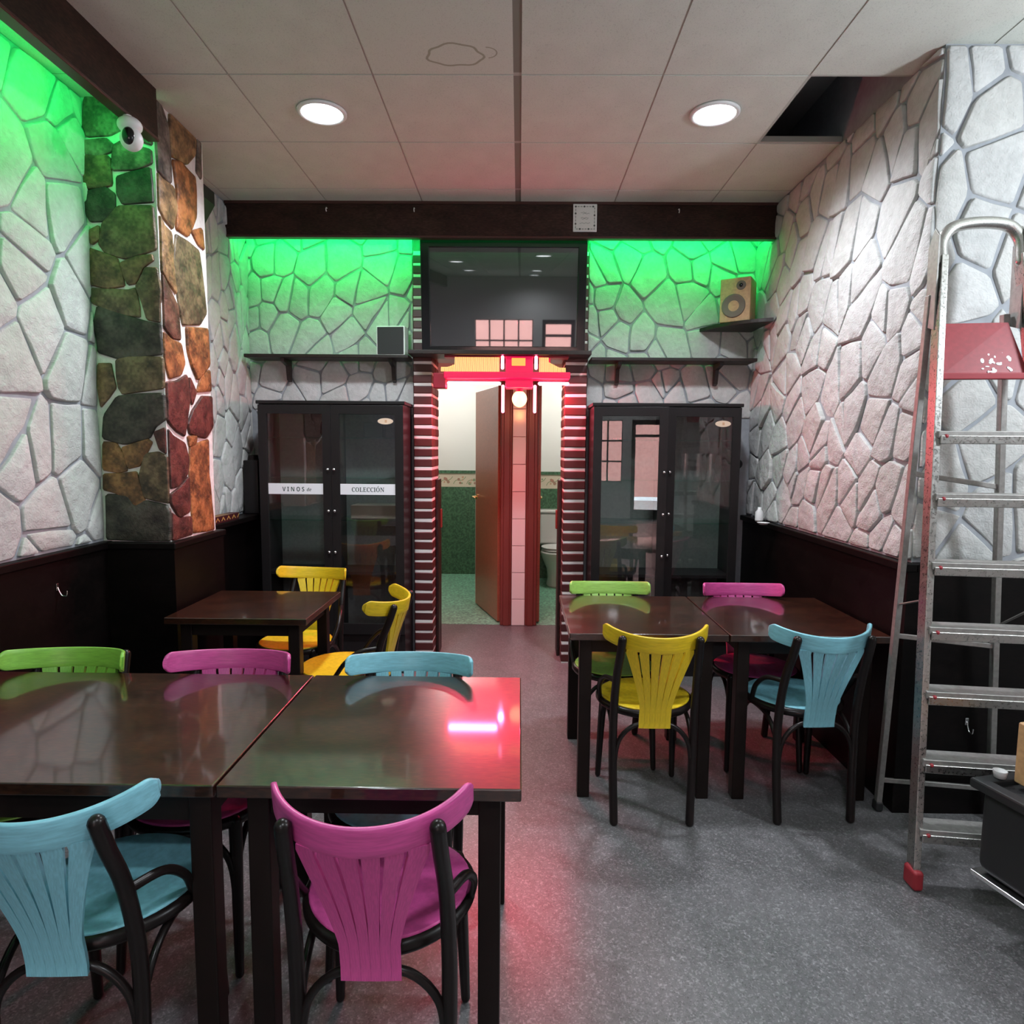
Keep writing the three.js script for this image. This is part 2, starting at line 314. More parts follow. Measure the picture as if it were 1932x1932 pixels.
// brown stone pier standing on the left wainscot
{
  seed = 719;
  const pal = { a: [.22, .2, .16], b: [.24, .15, .085], c: [.19, .145, .085], d: [.075, .07, .06], e: [.29, .145, .06], g: [.2, .165, .16], t: [.36, .22, .11], o: [.42, .165, .06], m: [.14, .04, .032], r: [.16, .07, .05], w: [.2, .17, .15] };
  const rock = {}; for (const [n, c] of Object.entries(pal)) rock[n] = std({ color: lin(...c), map: rockTone, bumpMap: stoneBump, bumpScale: .006, roughness: .55 });
  const front = [
    ['a', -1.931, 3.03, -1.791, 3.026, -1.754, 2.951, -1.789, 2.905, -1.838, 2.882, -1.935, 2.874, -1.947, 2.92, -1.94, 3.011],
    ['a', -1.949, 2.851, -1.855, 2.858, -1.828, 2.836, -1.838, 2.806, -1.891, 2.794, -1.956, 2.798],
    ['b', -1.955, 2.782, -1.843, 2.784, -1.841, 2.667, -1.89, 2.659, -1.948, 2.651, -1.958, 2.69],
    ['a', -1.817, 2.829, -1.767, 2.852, -1.736, 2.829, -1.66, 2.814, -1.658, 2.76, -1.724, 2.737, -1.83, 2.729],
    ['g', -1.73, 3.03, -1.648, 3.03, -1.65, 2.84, -1.73, 2.87, -1.745, 2.92],
    ['d', -1.807, 2.694, -1.758, 2.71, -1.663, 2.737, -1.659, 2.594, -1.715, 2.594, -1.788, 2.586, -1.81, 2.628],
    ['d', -1.955, 2.628, -1.874, 2.655, -1.831, 2.621, -1.834, 2.566, -1.881, 2.515, -1.939, 2.511, -1.957, 2.55],
    ['b', -1.954, 2.456, -1.908, 2.484, -1.91, 2.433, -1.936, 2.413, -1.952, 2.425],
    ['c', -1.882, 2.496, -1.814, 2.566, -1.66, 2.571, -1.655, 2.387, -1.725, 2.367, -1.792, 2.351, -1.873, 2.37, -1.903, 2.409],
    ['b', -1.946, 2.385, -1.889, 2.362, -1.833, 2.343, -1.815, 2.283, -1.806, 2.228, -1.88, 2.219, -1.954, 2.235],
    ['b', -1.809, 2.323, -1.743, 2.347, -1.676, 2.359, -1.669, 2.335, -1.72, 2.304, -1.747, 2.244, -1.781, 2.236, -1.803, 2.283],
    ['c', -1.704, 2.3, -1.65, 2.3, -1.646, 2.205, -1.647, 2.069, -1.705, 2.084, -1.719, 2.156, -1.744, 2.22, -1.722, 2.252],
    ['c', -1.947, 2.211, -1.791, 2.2, -1.757, 2.212, -1.744, 2.14, -1.742, 2.088, -1.837, 2.108, -1.95, 2.147],
    ['d', -1.926, 2.131, -1.837, 2.1, -1.715, 2.064, -1.649, 2.057, -1.645, 1.923, -1.747, 1.911, -1.847, 1.906, -1.933, 1.93, -1.934, 1.994, -1.947, 2.051],
    ['c', -1.852, 1.887, -1.797, 1.903, -1.645, 1.904, -1.649, 1.766, -1.754, 1.757, -1.83, 1.744, -1.845, 1.773, -1.851, 1.822],
    ['b', -1.94, 1.87, -1.882, 1.87, -1.88, 1.83, -1.87, 1.772, -1.897, 1.731, -1.938, 1.681, -1.941, 1.78],
    ['d', -1.919, 1.64, -1.856, 1.723, -1.772, 1.732, -1.646, 1.741, -1.643, 1.626, -1.694, 1.592, -1.722, 1.542, -1.833, 1.512, -1.933, 1.537],
    ['e', -1.934, 1.512, -1.875, 1.508, -1.852, 1.458, -1.834, 1.391, -1.873, 1.382, -1.94, 1.394],
    ['e', -1.842, 1.491, -1.731, 1.53, -1.711, 1.513, -1.751, 1.45, -1.77, 1.417, -1.821, 1.4, -1.835, 1.458],
    ['e', -1.937, 1.365, -1.789, 1.375, -1.775, 1.307, -1.76, 1.257, -1.771, 1.206, -1.812, 1.239, -1.878, 1.281, -1.937, 1.293],
    ['c', -1.742, 1.459, -1.683, 1.468, -1.645, 1.447, -1.645, 1.241, -1.701, 1.253, -1.751, 1.265, -1.768, 1.358],
    ['d', -1.929, 1.272, -1.828, 1.265, -1.796, 1.214, -1.753, 1.24, -1.66, 1.224, -1.645, 1.199, -1.645, 1.062, -1.786, 1.065, -1.936, 1.064],
    ['m', -1.692, 1.559, -1.646, 1.58, -1.645, 1.472, -1.674, 1.493]];
  const side = [
    ['g', 3.06, 3.03, 3.111, 3.024, 3.153, 2.965, 3.159, 2.849, 3.165, 2.722, 3.055, 2.735, 3.055, 2.891],
    ['t', 3.18, 3.03, 3.39, 3.03, 3.379, 2.951, 3.32, 2.875, 3.184, 2.851, 3.175, 2.973],
    ['o', 3.19, 2.829, 3.267, 2.851, 3.37, 2.836, 3.373, 2.76, 3.365, 2.653, 3.311, 2.532, 3.199, 2.53, 3.222, 2.711],
    ['t', 3.056, 2.716, 3.09, 2.704, 3.188, 2.707, 3.206, 2.623, 3.166, 2.519, 3.095, 2.542, 3.056, 2.575],
    ['t', 3.056, 2.532, 3.09, 2.501, 3.147, 2.488, 3.151, 2.334, 3.175, 2.224, 3.094, 2.265, 3.056, 2.3],
    ['c', 3.196, 2.496, 3.308, 2.496, 3.389, 2.486, 3.41, 2.385, 3.443, 2.194, 3.371, 2.126, 3.224, 2.09, 3.185, 2.243, 3.161, 2.361],
    ['o', 3.349, 2.561, 3.423, 2.607, 3.439, 2.514, 3.383, 2.524],
    ['r', 3.056, 2.278, 3.133, 2.206, 3.178, 2.157, 3.192, 2.016, 3.118, 2.012, 3.056, 2.049],
    ['w', 3.408, 3.03, 3.446, 3.03, 3.44, 2.864, 3.392, 2.879],
    ['o', 3.056, 2.017, 3.116, 1.992, 3.199, 1.988, 3.227, 1.906, 3.188, 1.85, 3.084, 1.82, 3.056, 1.888],
    ['o', 3.258, 2.076, 3.446, 2.11, 3.452, 1.926, 3.349, 1.841, 3.298, 1.907, 3.267, 1.973],
    ['m', 3.056, 1.79, 3.15, 1.803, 3.24, 1.847, 3.258, 1.734, 3.223, 1.635, 3.199, 1.555, 3.125, 1.579, 3.056, 1.618],
    ['o', 3.369, 1.861, 3.46, 1.899, 3.472, 1.797, 3.344, 1.777],
    ['m', 3.289, 1.674, 3.361, 1.751, 3.47, 1.76, 3.468, 1.608, 3.384, 1.55, 3.253, 1.565, 3.239, 1.609],
    ['m', 3.056, 1.576, 3.097, 1.544, 3.196, 1.511, 3.226, 1.44, 3.211, 1.369, 3.112, 1.312, 3.056, 1.308],
    ['o', 3.248, 1.494, 3.422, 1.532, 3.408, 1.353, 3.427, 1.209, 3.447, 1.062, 3.252, 1.072, 3.243, 1.196, 3.235, 1.332],
    ['m', 3.056, 1.274, 3.127, 1.294, 3.219, 1.351, 3.214, 1.181, 3.117, 1.164, 3.056, 1.231],
    ['m', 3.056, 1.186, 3.116, 1.151, 3.23, 1.152, 3.233, 1.065, 3.075, 1.06, 3.056, 1.064],
    ['o', 3.234, 1.547, 3.317, 1.558, 3.305, 1.521, 3.249, 1.503],
    ['m', 3.271, 1.837, 3.325, 1.775, 3.286, 1.71, 3.269, 1.762]];
  const w = setting('wall_pier', 'projecting wall pier of brown and orange stones with white mortar', 'pier', [0, 0, 0], 0);
  part('mortar', span(XL - .01, -1.64, 0, 3.4, -3.5, -3.045), M.mortar, w);
  const lay = (list, put) => { for (const [k, ...c] of list) {
    let P = []; for (let i = 0; i < c.length; i += 2) P.push([c[i], c[i + 1]]);
    let A = 0; for (let i = 0; i < P.length; i++) { const a = P[i], b = P[(i + 1) % P.length]; A += a[0] * b[1] - b[0] * a[1]; } if (A < 0) P.reverse();
    { let cx = 0, cy = 0; for (const p of P) { cx += p[0] / P.length; cy += p[1] / P.length; } P = P.map(([x, y]) => { const d = Math.hypot(x - cx, y - cy), k = 1 + .011 / d; return [cx + (x - cx) * k, cy + (y - cy) * k]; }); }
    const g = stoneGeo(soften(P, .003, .09), rr(.008, .014), rr(.001, .004), 0, 0); put(g); part('stone', g, rock[k], w); } };
  lay(front, (g) => g.translate(0, 0, -3.045));
  for (const q of side) for (let i = 1; i < q.length; i += 2) if (q[i] > 3.36) q[i] = Math.min(3.492, q[i] + .028);
  lay(side, (g) => g.applyMatrix4(new THREE.Matrix4().makeRotationY(Math.PI / 2)).translate(-1.64, 0, 0));
}
// near-black wainscot with a ledge
function wains(name, label, boxes, caps) {
  const w = setting(name, label, 'wainscot');
  for (const b of boxes) part('panel', span(...b), M.wains, w);
  for (const b of caps) part('ledge', span(...b, .006), M.wains, w);
}
wains('trim_1', 'near-black wooden wainscot along the left wall', [[XL, XL + .03, 0, 1.02, -3.045, ZF]], [[XL, XL + .045, 1.02, LEDGE + .015, -3.045, ZF]]);
wains('trim_2', 'near-black wooden wainscot wrapped round the brown pier', [[XL, -1.612, 0, 1.02, -3.53, -3.018]], [[XL, -1.6, 1.02, LEDGE + .012, -3.54, -3.005]]);
wains('trim_3', 'near-black wooden wainscot on the left wall behind the pier', [[XLR - .05, XLR + .05, 0, 1.02, ZB, -3.53]], [[XLR - .05, XLR + .13, 1.02, LEDGE + .012, ZB, -3.54]]);
wains('trim_4', 'near-black wooden wainscot along the right wall', [[XR - .03, XR, 0, 1.02, ZB, ZP + .03]], [[XR - .05, XR, 1.02, LEDGE + .015, ZB, ZP + .045]]);
wains('trim_5', 'near-black wooden wainscot on the wall face behind the step ladder', [[XR, XRF, 0, 1.02, ZP - .01, ZP + .03]], [[XR, XRF, 1.02, LEDGE + .015, ZP - .01, ZP + .045]]);
// boxed beams that hide the green light strips
{
  const b = setting('trim_6', 'dark brown boxed beam across the top of the back wall', 'beam');
  part('board', span(XLR + .005, XR - .005, 2.829, CEIL, -4.285, -4.256), M.beam, b);
  part('lower_edge', span(XLR + .005, XR - .005, 2.818, 2.832, -4.3, -4.25, .004), M.beamEdge, b);
  part('upper_edge', span(XLR + .005, XR - .005, CEIL - .016, CEIL, -4.26, -4.247), M.beamEdge, b);
  for (const x of [-1.22, -.67, .98]) part('cup_hook', tube([[x, 2.995, -4.256], [x, 2.993, -4.238], [x, 2.98, -4.232], [x, 2.972, -4.24]], .003, 8, 6), M.white, b);
}
{
  const b = setting('trim_7', 'dark brown boxed beam running along the top of the left wall', 'beam');
  part('board', span(-1.615, -1.585, 2.829, CEIL, -2.975, ZF), M.beam, b);
  part('lower_edge', span(-1.63, -1.578, 2.818, 2.832, -2.975, ZF, .004), M.beamEdge, b);
}
// brick-clad jambs of the restroom passage
function brickPillar(name, label, x0, x1, top) {
  const w = setting(name, label, 'pillar'), z0 = -4.85, z1 = -4.5, pitch = .0717;
  part('mortar', span(x0 + .005, x1 - .005, 0, top, z0, z1 - .006), M.brickMortar, w);
  const n = Math.floor(top / pitch), gs = [0, 1, 2, 3].map((k) => new RoundedBoxGeometry(x1 - x0, .0545 + (k % 2) * .002, .168, 1, .007)), gh = new RoundedBoxGeometry(x1 - x0, .0545, .172, 1, .007);
  for (let i = 0; i < n; i++) {
    const y = pitch * (i + .5) + rr(-.002, .002);
    for (const z of [z1 - .086, z0 + .088]) { const m = part('brick', z < -4.7 ? gh : gs[i % 4], rnd() > .5 ? M.brick : M.brick2, w); m.position.set((x0 + x1) / 2 + rr(-.002, .002), y, z + rr(-.002, .002)); m.rotation.z = rr(-.012, .012); }
  }
}
seed = 811;
brickPillar('wall_pillar_left', 'pillar of dark red bricks beside the cabinet with paper labels', -.725, -.595, 2.81);
brickPillar('wall_pillar_right', 'pillar of dark red bricks beside the cabinet with the mirrored window', .304, .456, 2.81);
{
  const t = setting('trim_8', 'dark wooden jamb board low on the left brick pillar', 'jamb');
  part('board', span(-.595, -.575, 0, 1.28, -4.84, -4.66, .004), M.shelfWood, t);
  part('latch', span(-.576, -.562, .92, 1.06, -4.8, -4.76, .006), M.jamb, t);
  const u = setting('trim_9', 'dark wooden jamb board low on the right brick pillar', 'jamb');
  part('board', span(.284, .304, 0, 1.28, -4.84, -4.66, .004), M.shelfWood, u);
  part('latch', span(.27, .285, .92, 1.06, -4.8, -4.76, .006), M.jamb, u);
}
// lobby behind the passage and the two restrooms
{
  const w = setting('wall_lobby', 'side walls and ceiling of the small lobby before the restrooms', 'wall');
  part('side_wall', span(-1.4, -.93, 0, 2.6, -5.5, -4.85), M.plaster, w);
  part('side_wall', span(.9, 1.4, 0, 2.6, -5.5, -4.85), M.plaster, w);
  part('ceiling_panel', span(-.93, .9, 2.5, 2.6, -5.5, -4.85), M.plaster, w);
}
{
  const w = setting('wall_partition', 'partition wall with the two restroom doorways', 'wall');
  part('panel', span(-1.4, -.87, 0, 2.6, -5.6, -5.5), M.plaster, w);
  part('panel', span(.87, 1.4, 0, 2.6, -5.6, -5.5), M.plaster, w);
  part('panel', span(-.87, .87, 2.06, 2.6, -5.6, -5.5), M.plaster, w);
}
{
  const w = setting('trim_10', 'door post between the restrooms with white tiles between red-brown jambs', 'post');
  part('core', span(-.06, .062, 0, 2.06, -5.6, -5.49), M.brickMortar, w);
  for (let i = 0; i < 9; i++) part('tile', span(-.055, .056, i * .229 + .002, i * .229 + .227, -5.495, -5.474, .003), M.porcelain, w, i ? undefined : 'white glazed tile');
  for (const s of [-1, 1]) { part('jamb', span(s < 0 ? -.155 : .058, s < 0 ? -.057 : .158, 0, 2.06, -5.6, -5.47, .01), M.jamb, w); part('moulding', span(s < 0 ? -.13 : .075, s < 0 ? -.075 : .13, 0, 2.06, -5.475, -5.458, .007), M.jamb, w); }
}
{
  const f = setting('floor_restroom', 'pale green floor of the two restrooms', 'floor');
  part('slab', span(-1.5, 1.5, -.12, .003, -8, -5.5), M.rfloor, f);
}
{
  const cv = document.createElement('canvas'); cv.width = 512; cv.height = 128; const g = cv.getContext('2d');
  g.fillStyle = '#d9cdb8'; g.fillRect(0, 0, 512, 128);
  for (let i = 0; i < 4; i++) { const x = 64 + i * 128; g.strokeStyle = '#8a9a72'; g.lineWidth = 6; g.beginPath(); g.moveTo(x - 60, 100); g.bezierCurveTo(x - 30, 20, x + 10, 110, x + 60, 30); g.stroke(); for (let k = 0; k < 5; k++) { g.fillStyle = ['#b98473', '#c9a183', '#a8836f', '#90a07c'][Math.floor(rnd() * 4)]; g.beginPath(); g.arc(x + rr(-34, 34), 64 + rr(-30, 30), rr(8, 16), 0, 7); g.fill(); } }
  const t = new THREE.CanvasTexture(cv); t.colorSpace = THREE.SRGBColorSpace; t.wrapS = t.wrapT = THREE.RepeatWrapping; t.repeat.set(1.6, 6.2); t.offset.set(0, -1.049 * 6.2);
  const border = std({ map: t, roughness: .3 });
  function room(name, label, x0, x1, z0) {
    const w = setting(name, label, 'wall'), z1 = -5.6;
    const skin = (a, m, n) => part(n, span(...a), m, w);
    for (const [y0, y1, m, n] of [[0, 1.05, M.rgreen, 'tiling'], [1.05, 1.21, border, 'border_tiles'], [1.21, 1.245, M.rgreen, 'moulding'], [1.245, 2.5, M.rwall, 'upper_wall']]) {
      const e = n === 'moulding' ? .012 : 0;
      skin([x0, x1, y0, y1, z0 - .1, z0 + e], m, n); skin([x0 - .1, x0 + e, y0, y1, z0, z1], m, n); skin([x1 - e, x1 + .1, y0, y1, z0, z1], m, n);
    }
    part('ceiling_panel', span(x0 - .1, x1 + .1, 2.5, 2.6, z0 - .1, z1), M.rwall, w);
    return w;
  }
  room('wall_restroom_left', 'restroom walls with green tiles below a flowered border, behind the open brown door', -1.35, -.05, -7.75);
  room('wall_restroom_right', 'restroom walls with green tiles below a flowered border, round the toilet', .052, 1.35, -7.55);
}
// restroom doors, both open inwards
function restroomDoor(name, label, hx, hz, turn, side) {
  const d = setting(name, label, 'door', [hx, 0, hz], turn);
  part('leaf', span(0, .72, .012, 2.03, -.02, .02, .004), M.doorWood, d);
  part('edge_strip', span(.72, .726, .012, 2.03, -.02, .02), M.rwall, d, 'pale door edge');
  for (const s of [-1, 1]) {
    const h = part('handle', mergeGeometries([new THREE.CylinderGeometry(.024, .024, .008, 20).rotateX(Math.PI / 2).translate(.66, 1.05, s * .024), tube([[.66, 1.05, s * .024], [.66, 1.05, s * .062], [.635, 1.052, s * .07], [.57, 1.045, s * .066]], .0085, 14, 8)].map((g) => (g.index ? g.toNonIndexed() : g))), M.brass, d, 'brass lever handle');
    h.userData.side = s;
  }
  return d;
}
{
  const d = restroomDoor('door_1', 'open brown wooden restroom door with a brass lever handle', -.16, -5.56, Math.PI / 2 + rad(19), 1);
  const c = part('cord', tube([[.32, 1.72, .026], [.322, 1.6, .03], [.31, 1.45, .026], [.315, 1.34, .026]], .005, 16, 6), M.bamboo, d, 'hanging cord on the door');
  part('knob', new THREE.SphereGeometry(.013, 14, 10).translate(.32, 1.72, .028), M.bamboo, c);
  restroomDoor('door_2', 'brown restroom door seen edge-on beside the toilet', .165, -5.56, Math.PI / 2 + rad(2), -1);
}
// front wall behind the camera: window, glazed door, daylight
{
  const w = setting('wall_front', 'front wall of the bar with a window and a glazed door', 'wall', [0, 0, ZF], 0);
  const seg = [[XL - .2, -1.0, 0, 3.4], [-1.0, .28, 0, .8], [-1.0, .28, 2.15, 3.4], [.28, .48, 0, 3.4], [.48, 1.2, 2.15, 3.4], [1.2, XRF + .2, 0, 3.4]];
  for (const [a, b, c, d] of seg) part('panel', span(a, b, c, d, 0, .2), M.plaster, w);
  const n = setting('window_1', 'many-paned front window facing the pink house', 'window', [0, 0, ZF + .1], 0);
  for (let i = 0; i <= 4; i++) part('mullion', span(-1.0 + i * .32 - .018, -1.0 + i * .32 + .018, .8, 2.15, -.03, .03), M.shelfWood, n);
  for (let j = 0; j <= 3; j++) part('mullion', span(-1.0, .28, .8 + j * .45 - .018, .8 + j * .45 + .018, -.03, .03), M.shelfWood, n);
  for (let i = 0; i < 4; i++) for (let j = 0; j < 3; j++) part('pane', span(-1.0 + i * .32 + .02, -1.0 + i * .32 + .3, .8 + j * .45 + .02, .8 + j * .45 + .43, -.003, .003), M.pane, n);
  const d = setting('door_3', 'glazed entrance door beside the front window', 'door', [0, 0, ZF + .1], 0);
  for (const a of [[.48, .56, 0, 2.15], [1.12, 1.2, 0, 2.15], [.56, 1.12, 0, .2], [.56, 1.12, 2.05, 2.15], [.56, 1.12, 1.78, 1.84]]) part('stile', span(a[0], a[1], a[2], a[3], -.03, .03), M.shelfWood, d);
  part('pane', span(.56, 1.12, .2, 1.78, -.003, .003), M.pane, d); part('pane', span(.56, 1.12, 1.84, 2.05, -.003, .003), M.pane, d);
}
{
  const b = thing('pink_building', 'pink rendered house front across the street, seen only in reflections', 'building', [0, 0, 13]);
  part('wall', span(-9, 9, 0, 7, 0, .3), M.pink, b);
  for (const x of [-4.4, 3.2]) { const f = part('window', span(x, x + 1, 1.2, 2.6, -.05, .02), M.white, b); part('pane', span(x + .1, x + .9, 1.3, 2.5, -.06, -.045), M.blackGloss, f); }
  const s = setting('floor_street', 'grey pavement outside the front window', 'pavement');
  part('slab', span(-9, 9, -.2, -.12, ZF + .2, 13), M.plaster, s);
}

// =====================================================================
// LIGHTS
// =====================================================================
const glow = (r, g, b, k) => std({ color: lin(.02, .02, .02), emissive: lin(r, g, b), emissiveIntensity: k, roughness: .5 });
const coolGlow = glow(.92, .95, 1, 9), coolCol = lin(.88, .93, 1);
function downlight(x, z, label, group, k = 1) {
  const t = thing('ceiling_lamp', label, 'ceiling lamp', [x, CEIL, z], 0, group);
  part('rim', lathe([[.092, -.0005], [.112, -.0005], [.112, -.008], [.104, -.014], [.094, -.012], [.092, -.0005]], 40), M.white, t);
  part('diffuser', new THREE.CylinderGeometry(.093, .093, .008, 40).translate(0, -.0055, 0), coolGlow, t, 'glowing white diffuser');
  const s = new THREE.SpotLight(coolCol, POWER.down * k, 0, rad(80), .6, 2);
  s.position.set(0, -.03, 0); s.target.position.set(0, -1, 0); s.castShadow = true; s.shadow.radius = 5; s.shadow.mapSize.set(1024, 1024);
  t.add(s, s.target);
}
downlight(-.921, -3.1616, 'round ceiling lamp over the left tables, beside the brown pier');
downlight(.879, -3.1616, 'round ceiling lamp over the right tables, beside the missing ceiling tile');
for (const [x, z] of [[-.921, 1.04], [-.921, 3.44], [.279, -.16], [.279, 3.44], [.279, 5.24]]) downlight(x, z, 'round ceiling lamp in the front part of the room, seen only mirrored', 'ceiling lamps in the front part of the room', .7);
{
  const t = thing('pendant_lamp', 'white globe pendant lamp over the front right of the room', 'pendant lamp', [2.3, CEIL, -1.45]);
  part('rose', lathe([[0, 0], [.05, 0], [.045, -.02], [0, -.024]], 24), M.white, t);
  part('flex', tube([[0, -.02, 0], [0, -.3, 0], [0, -.62, 0]], .004, 8, 6), M.blackMatte, t);
  part('globe', new THREE.SphereGeometry(.11, 28, 18).translate(0, -.72, 0), glow(.85, .93, 1, 6), t, 'glowing white globe');
  const p = new THREE.PointLight(lin(.84, .92, 1), POWER.pendant, 0, 2); p.position.set(0, -.72, 0); p.castShadow = true; p.shadow.radius = 5; t.add(p);
}
// green light strips hidden behind the two beams
const greenCol = lin(0, 1, .15);
function greenStrip(label, x, y, z, len, turn, k = 1) {
  const t = thing('light_strip', label, 'light strip', [x, y, z], turn, undefined);
  part('tape', span(-len / 2, len / 2, -.006, .006, -.004, 0), glow(0, 1, .15, 4), t, 'glowing green tape');
  const n = Math.max(1, Math.round(len / 1.8));
  for (let i = 0; i < n; i++) {
    const a = new THREE.RectAreaLight(greenCol, POWER.green * k, len / n, .02);
    a.position.set(-len / 2 + (i + .5) * len / n, 0, .003); a.lookAt(-len / 2 + (i + .5) * len / n, -.3, 1.003); t.add(a);
  }
}
greenStrip('green light strip behind the beam of the back wall', -.135, 2.93, -4.288, 3.4, Math.PI);
greenStrip('green light strip behind the beam of the left wall', -1.618, 2.93, -1.3, 3.3, -Math.PI / 2, .72);
// restroom ceiling globes
for (const [x, z, l] of [[-.8, -6.9, 'white globe lamp on the ceiling of the restroom with the open brown door'], [.62, -6.7, 'white globe lamp on the ceiling of the restroom with the toilet']]) {
  const t = thing('globe_lamp', l, 'ceiling lamp', [x, 2.5, z]);
  part('base', lathe([[0, 0], [.07, 0], [.07, -.02], [.04, -.03]], 28), M.white, t);
  part('globe', new THREE.SphereGeometry(.085, 28, 18).translate(0, -.1, 0), glow(1, .97, .9, 3), t, 'glowing white globe');
  const p = new THREE.PointLight(lin(1, .97, .9), POWER.restroom, 0, 2); p.position.set(0, -.1, 0); p.castShadow = true; p.shadow.radius = 3; t.add(p);
}
// neon lamp with pagoda-shaped shades under the shelf, in the passage
{
  const t = thing('neon_lamp', 'red neon lamp with ribbed glowing pagoda shades hanging in the restroom passage', 'neon lamp', [0, 0, -4.44]);
  const redBody = std({ color: lin(.3, .01, .03), roughness: .4 }), redGlow = std({ color: lin(.3, .01, .03), emissive: lin(1, .0, .1), emissiveIntensity: .55, roughness: .4 }), warm = glow(1, .52, .17, 1.6), neon = glow(1, .16, .3, 9), orange = glow(1, .3, .05, 1.6);
  part('valance', span(-.5, .33, 1.962, 2.004, -.09, .09, .006), redGlow, t, 'red valance board');
  part('end_block', span(-.575, -.49, 1.9, 2.0, -.045, .045, .006), redBody, t);
  part('centre_box', span(-.095, .085, 1.905, 2.108, -.085, .07, .006), redGlow, t);
  part('hanger_plate', span(-.5, .32, 2.1, 2.112, -.05, .05), redBody, t);
  function shadePanel(x0, x1, prof, n) {   // ribs: vertical half-round rods that follow a flared profile
    const gs = [];
    for (let i = 0; i < n; i++) { const x = x0 + (x1 - x0) * (i + .5) / n; const top = prof(x); gs.push(tube([[x, 2.006, .085], [x, 2.03, .075], [x, Math.max(2.034, top), .05]], (x1 - x0) / n * .33, 6, 6)); }
    return mergeGeometries(gs);
  }
  const left = (x) => (x > -.43 ? 2.1 : x > -.45 ? 2.05 : 2.045 - (-.45 - x) * .35);
  const right = (x) => (x < .19 ? 2.1 : 2.07 - (x - .19) * .5);
  part('shade', shadePanel(-.52, -.135, left, 48), warm, t, 'ribbed amber glowing shade');
  part('shade', shadePanel(.125, .3, right, 22), warm, t, 'ribbed amber glowing shade');
  part('shade_back', span(-.43, -.135, 2.004, 2.1, .02, .03), redGlow, t); part('shade_back', span(.125, .2, 2.004, 2.1, .02, .03), redGlow, t);
  part('lit_window', span(-.055, .035, 2.045, 2.095, .068, .074, .002), orange, t, 'glowing orange window');
  const rod = (a, b) => part('neon_tube', tube([a, a.map((v, i) => (v + b[i]) / 2), b], .0105, 8, 10), neon, t, 'glowing pink neon tube');
  rod([-.475, 1.936, .02], [-.14, 1.936, .02]); rod([.13, 1.936, .02], [.318, 1.936, .02]);
  rod([-.112, 1.915, .03], [-.112, 1.75, .03]); rod([.1, 1.915, .03], [.1, 1.75, .03]);
  rod([-.115, 2.03, .075], [-.115, 2.1, .075]); rod([.105, 2.03, .075], [.105, 2.1, .075]);
  part('bulb', new THREE.SphereGeometry(.05, 24, 16).scale(1, 1.1, 1).translate(-.002, 1.835, 0), glow(1, .62, .25, 3), t, 'glowing warm bulb');
  part('bulb_holder', new THREE.CylinderGeometry(.022, .026, .03, 18).translate(-.002, 1.885, 0), redBody, t);
  const redCol = lin(1, .045, .12);
  const lamp = (x, y, z, c, k, r) => { const p = new THREE.PointLight(c, k, 0, 2); p.position.set(x, y, z); p.castShadow = true; p.shadow.radius = r; t.add(p); };
  const strip = (x, w) => { const a = new THREE.RectAreaLight(redCol, POWER.red, w, .035); a.position.set(x, 1.922, .02); t.add(a); a.lookAt(x, .92, -4.44 + .02 + .35); };
  strip(-.3075, .335); strip(.224, .19);
  lamp(-.112, 1.83, .055, redCol, POWER.bulb * .8, .8); lamp(.1, 1.83, .055, redCol, POWER.bulb * .8, .8);
  lamp(-.002, 1.835, 0, lin(1, .42, .15), POWER.bulb * .6, 1.8);
}

// =====================================================================
// TABLES
// =====================================================================
const TH = .74;
function diningTable(label, x0, x1, z0, z1, o = .048) {
  const t = thing('dining_table', label, 'table', [(x0 + x1) / 2, 0, (z0 + z1) / 2]);
  const a = (x1 - x0) / 2 - .001, b = (z1 - z0) / 2 - .001, L = .052;
  part('table_top', span(-a, a, TH - .03, TH, -b, b, .004), M.table, t, 'glossy dark brown table top');
  for (const s of [-1, 1]) {
    part('apron', span(-a + o + .01, a - o - .01, TH - .095, TH - .03, s * (b - o - .02) - .01, s * (b - o - .02) + .01), M.tableLeg, t);
    part('apron', span(s * (a - o - .02) - .01, s * (a - o - .02) + .01, TH - .095, TH - .03, -b + o + .01, b - o - .01), M.tableLeg, t);
    for (const q of [-1, 1]) part('leg', bx(L, TH - .031, L, s * (a - o - L / 2), (TH - .031) / 2, q * (b - o - L / 2), .004), M.tableLeg, t);
  }
}
diningTable('dark square table under the red reflection, at the aisle end of its row', -.678, .013, -2.13, -1.4);
diningTable('long dark table at the left wall, joined to the table with the red reflection', -1.86, -.682, -2.13, -1.4, .012);
diningTable('small dark table in the left rear corner beside the brown pier', -1.58, -.94, -3.41, -2.84);
diningTable('dark square table by the aisle, between green and yellow chairs', .215, .878, -3.38, -2.66);
diningTable('dark square table at the right wall, between pink and blue chairs', .882, 1.55, -3.38, -2.66);

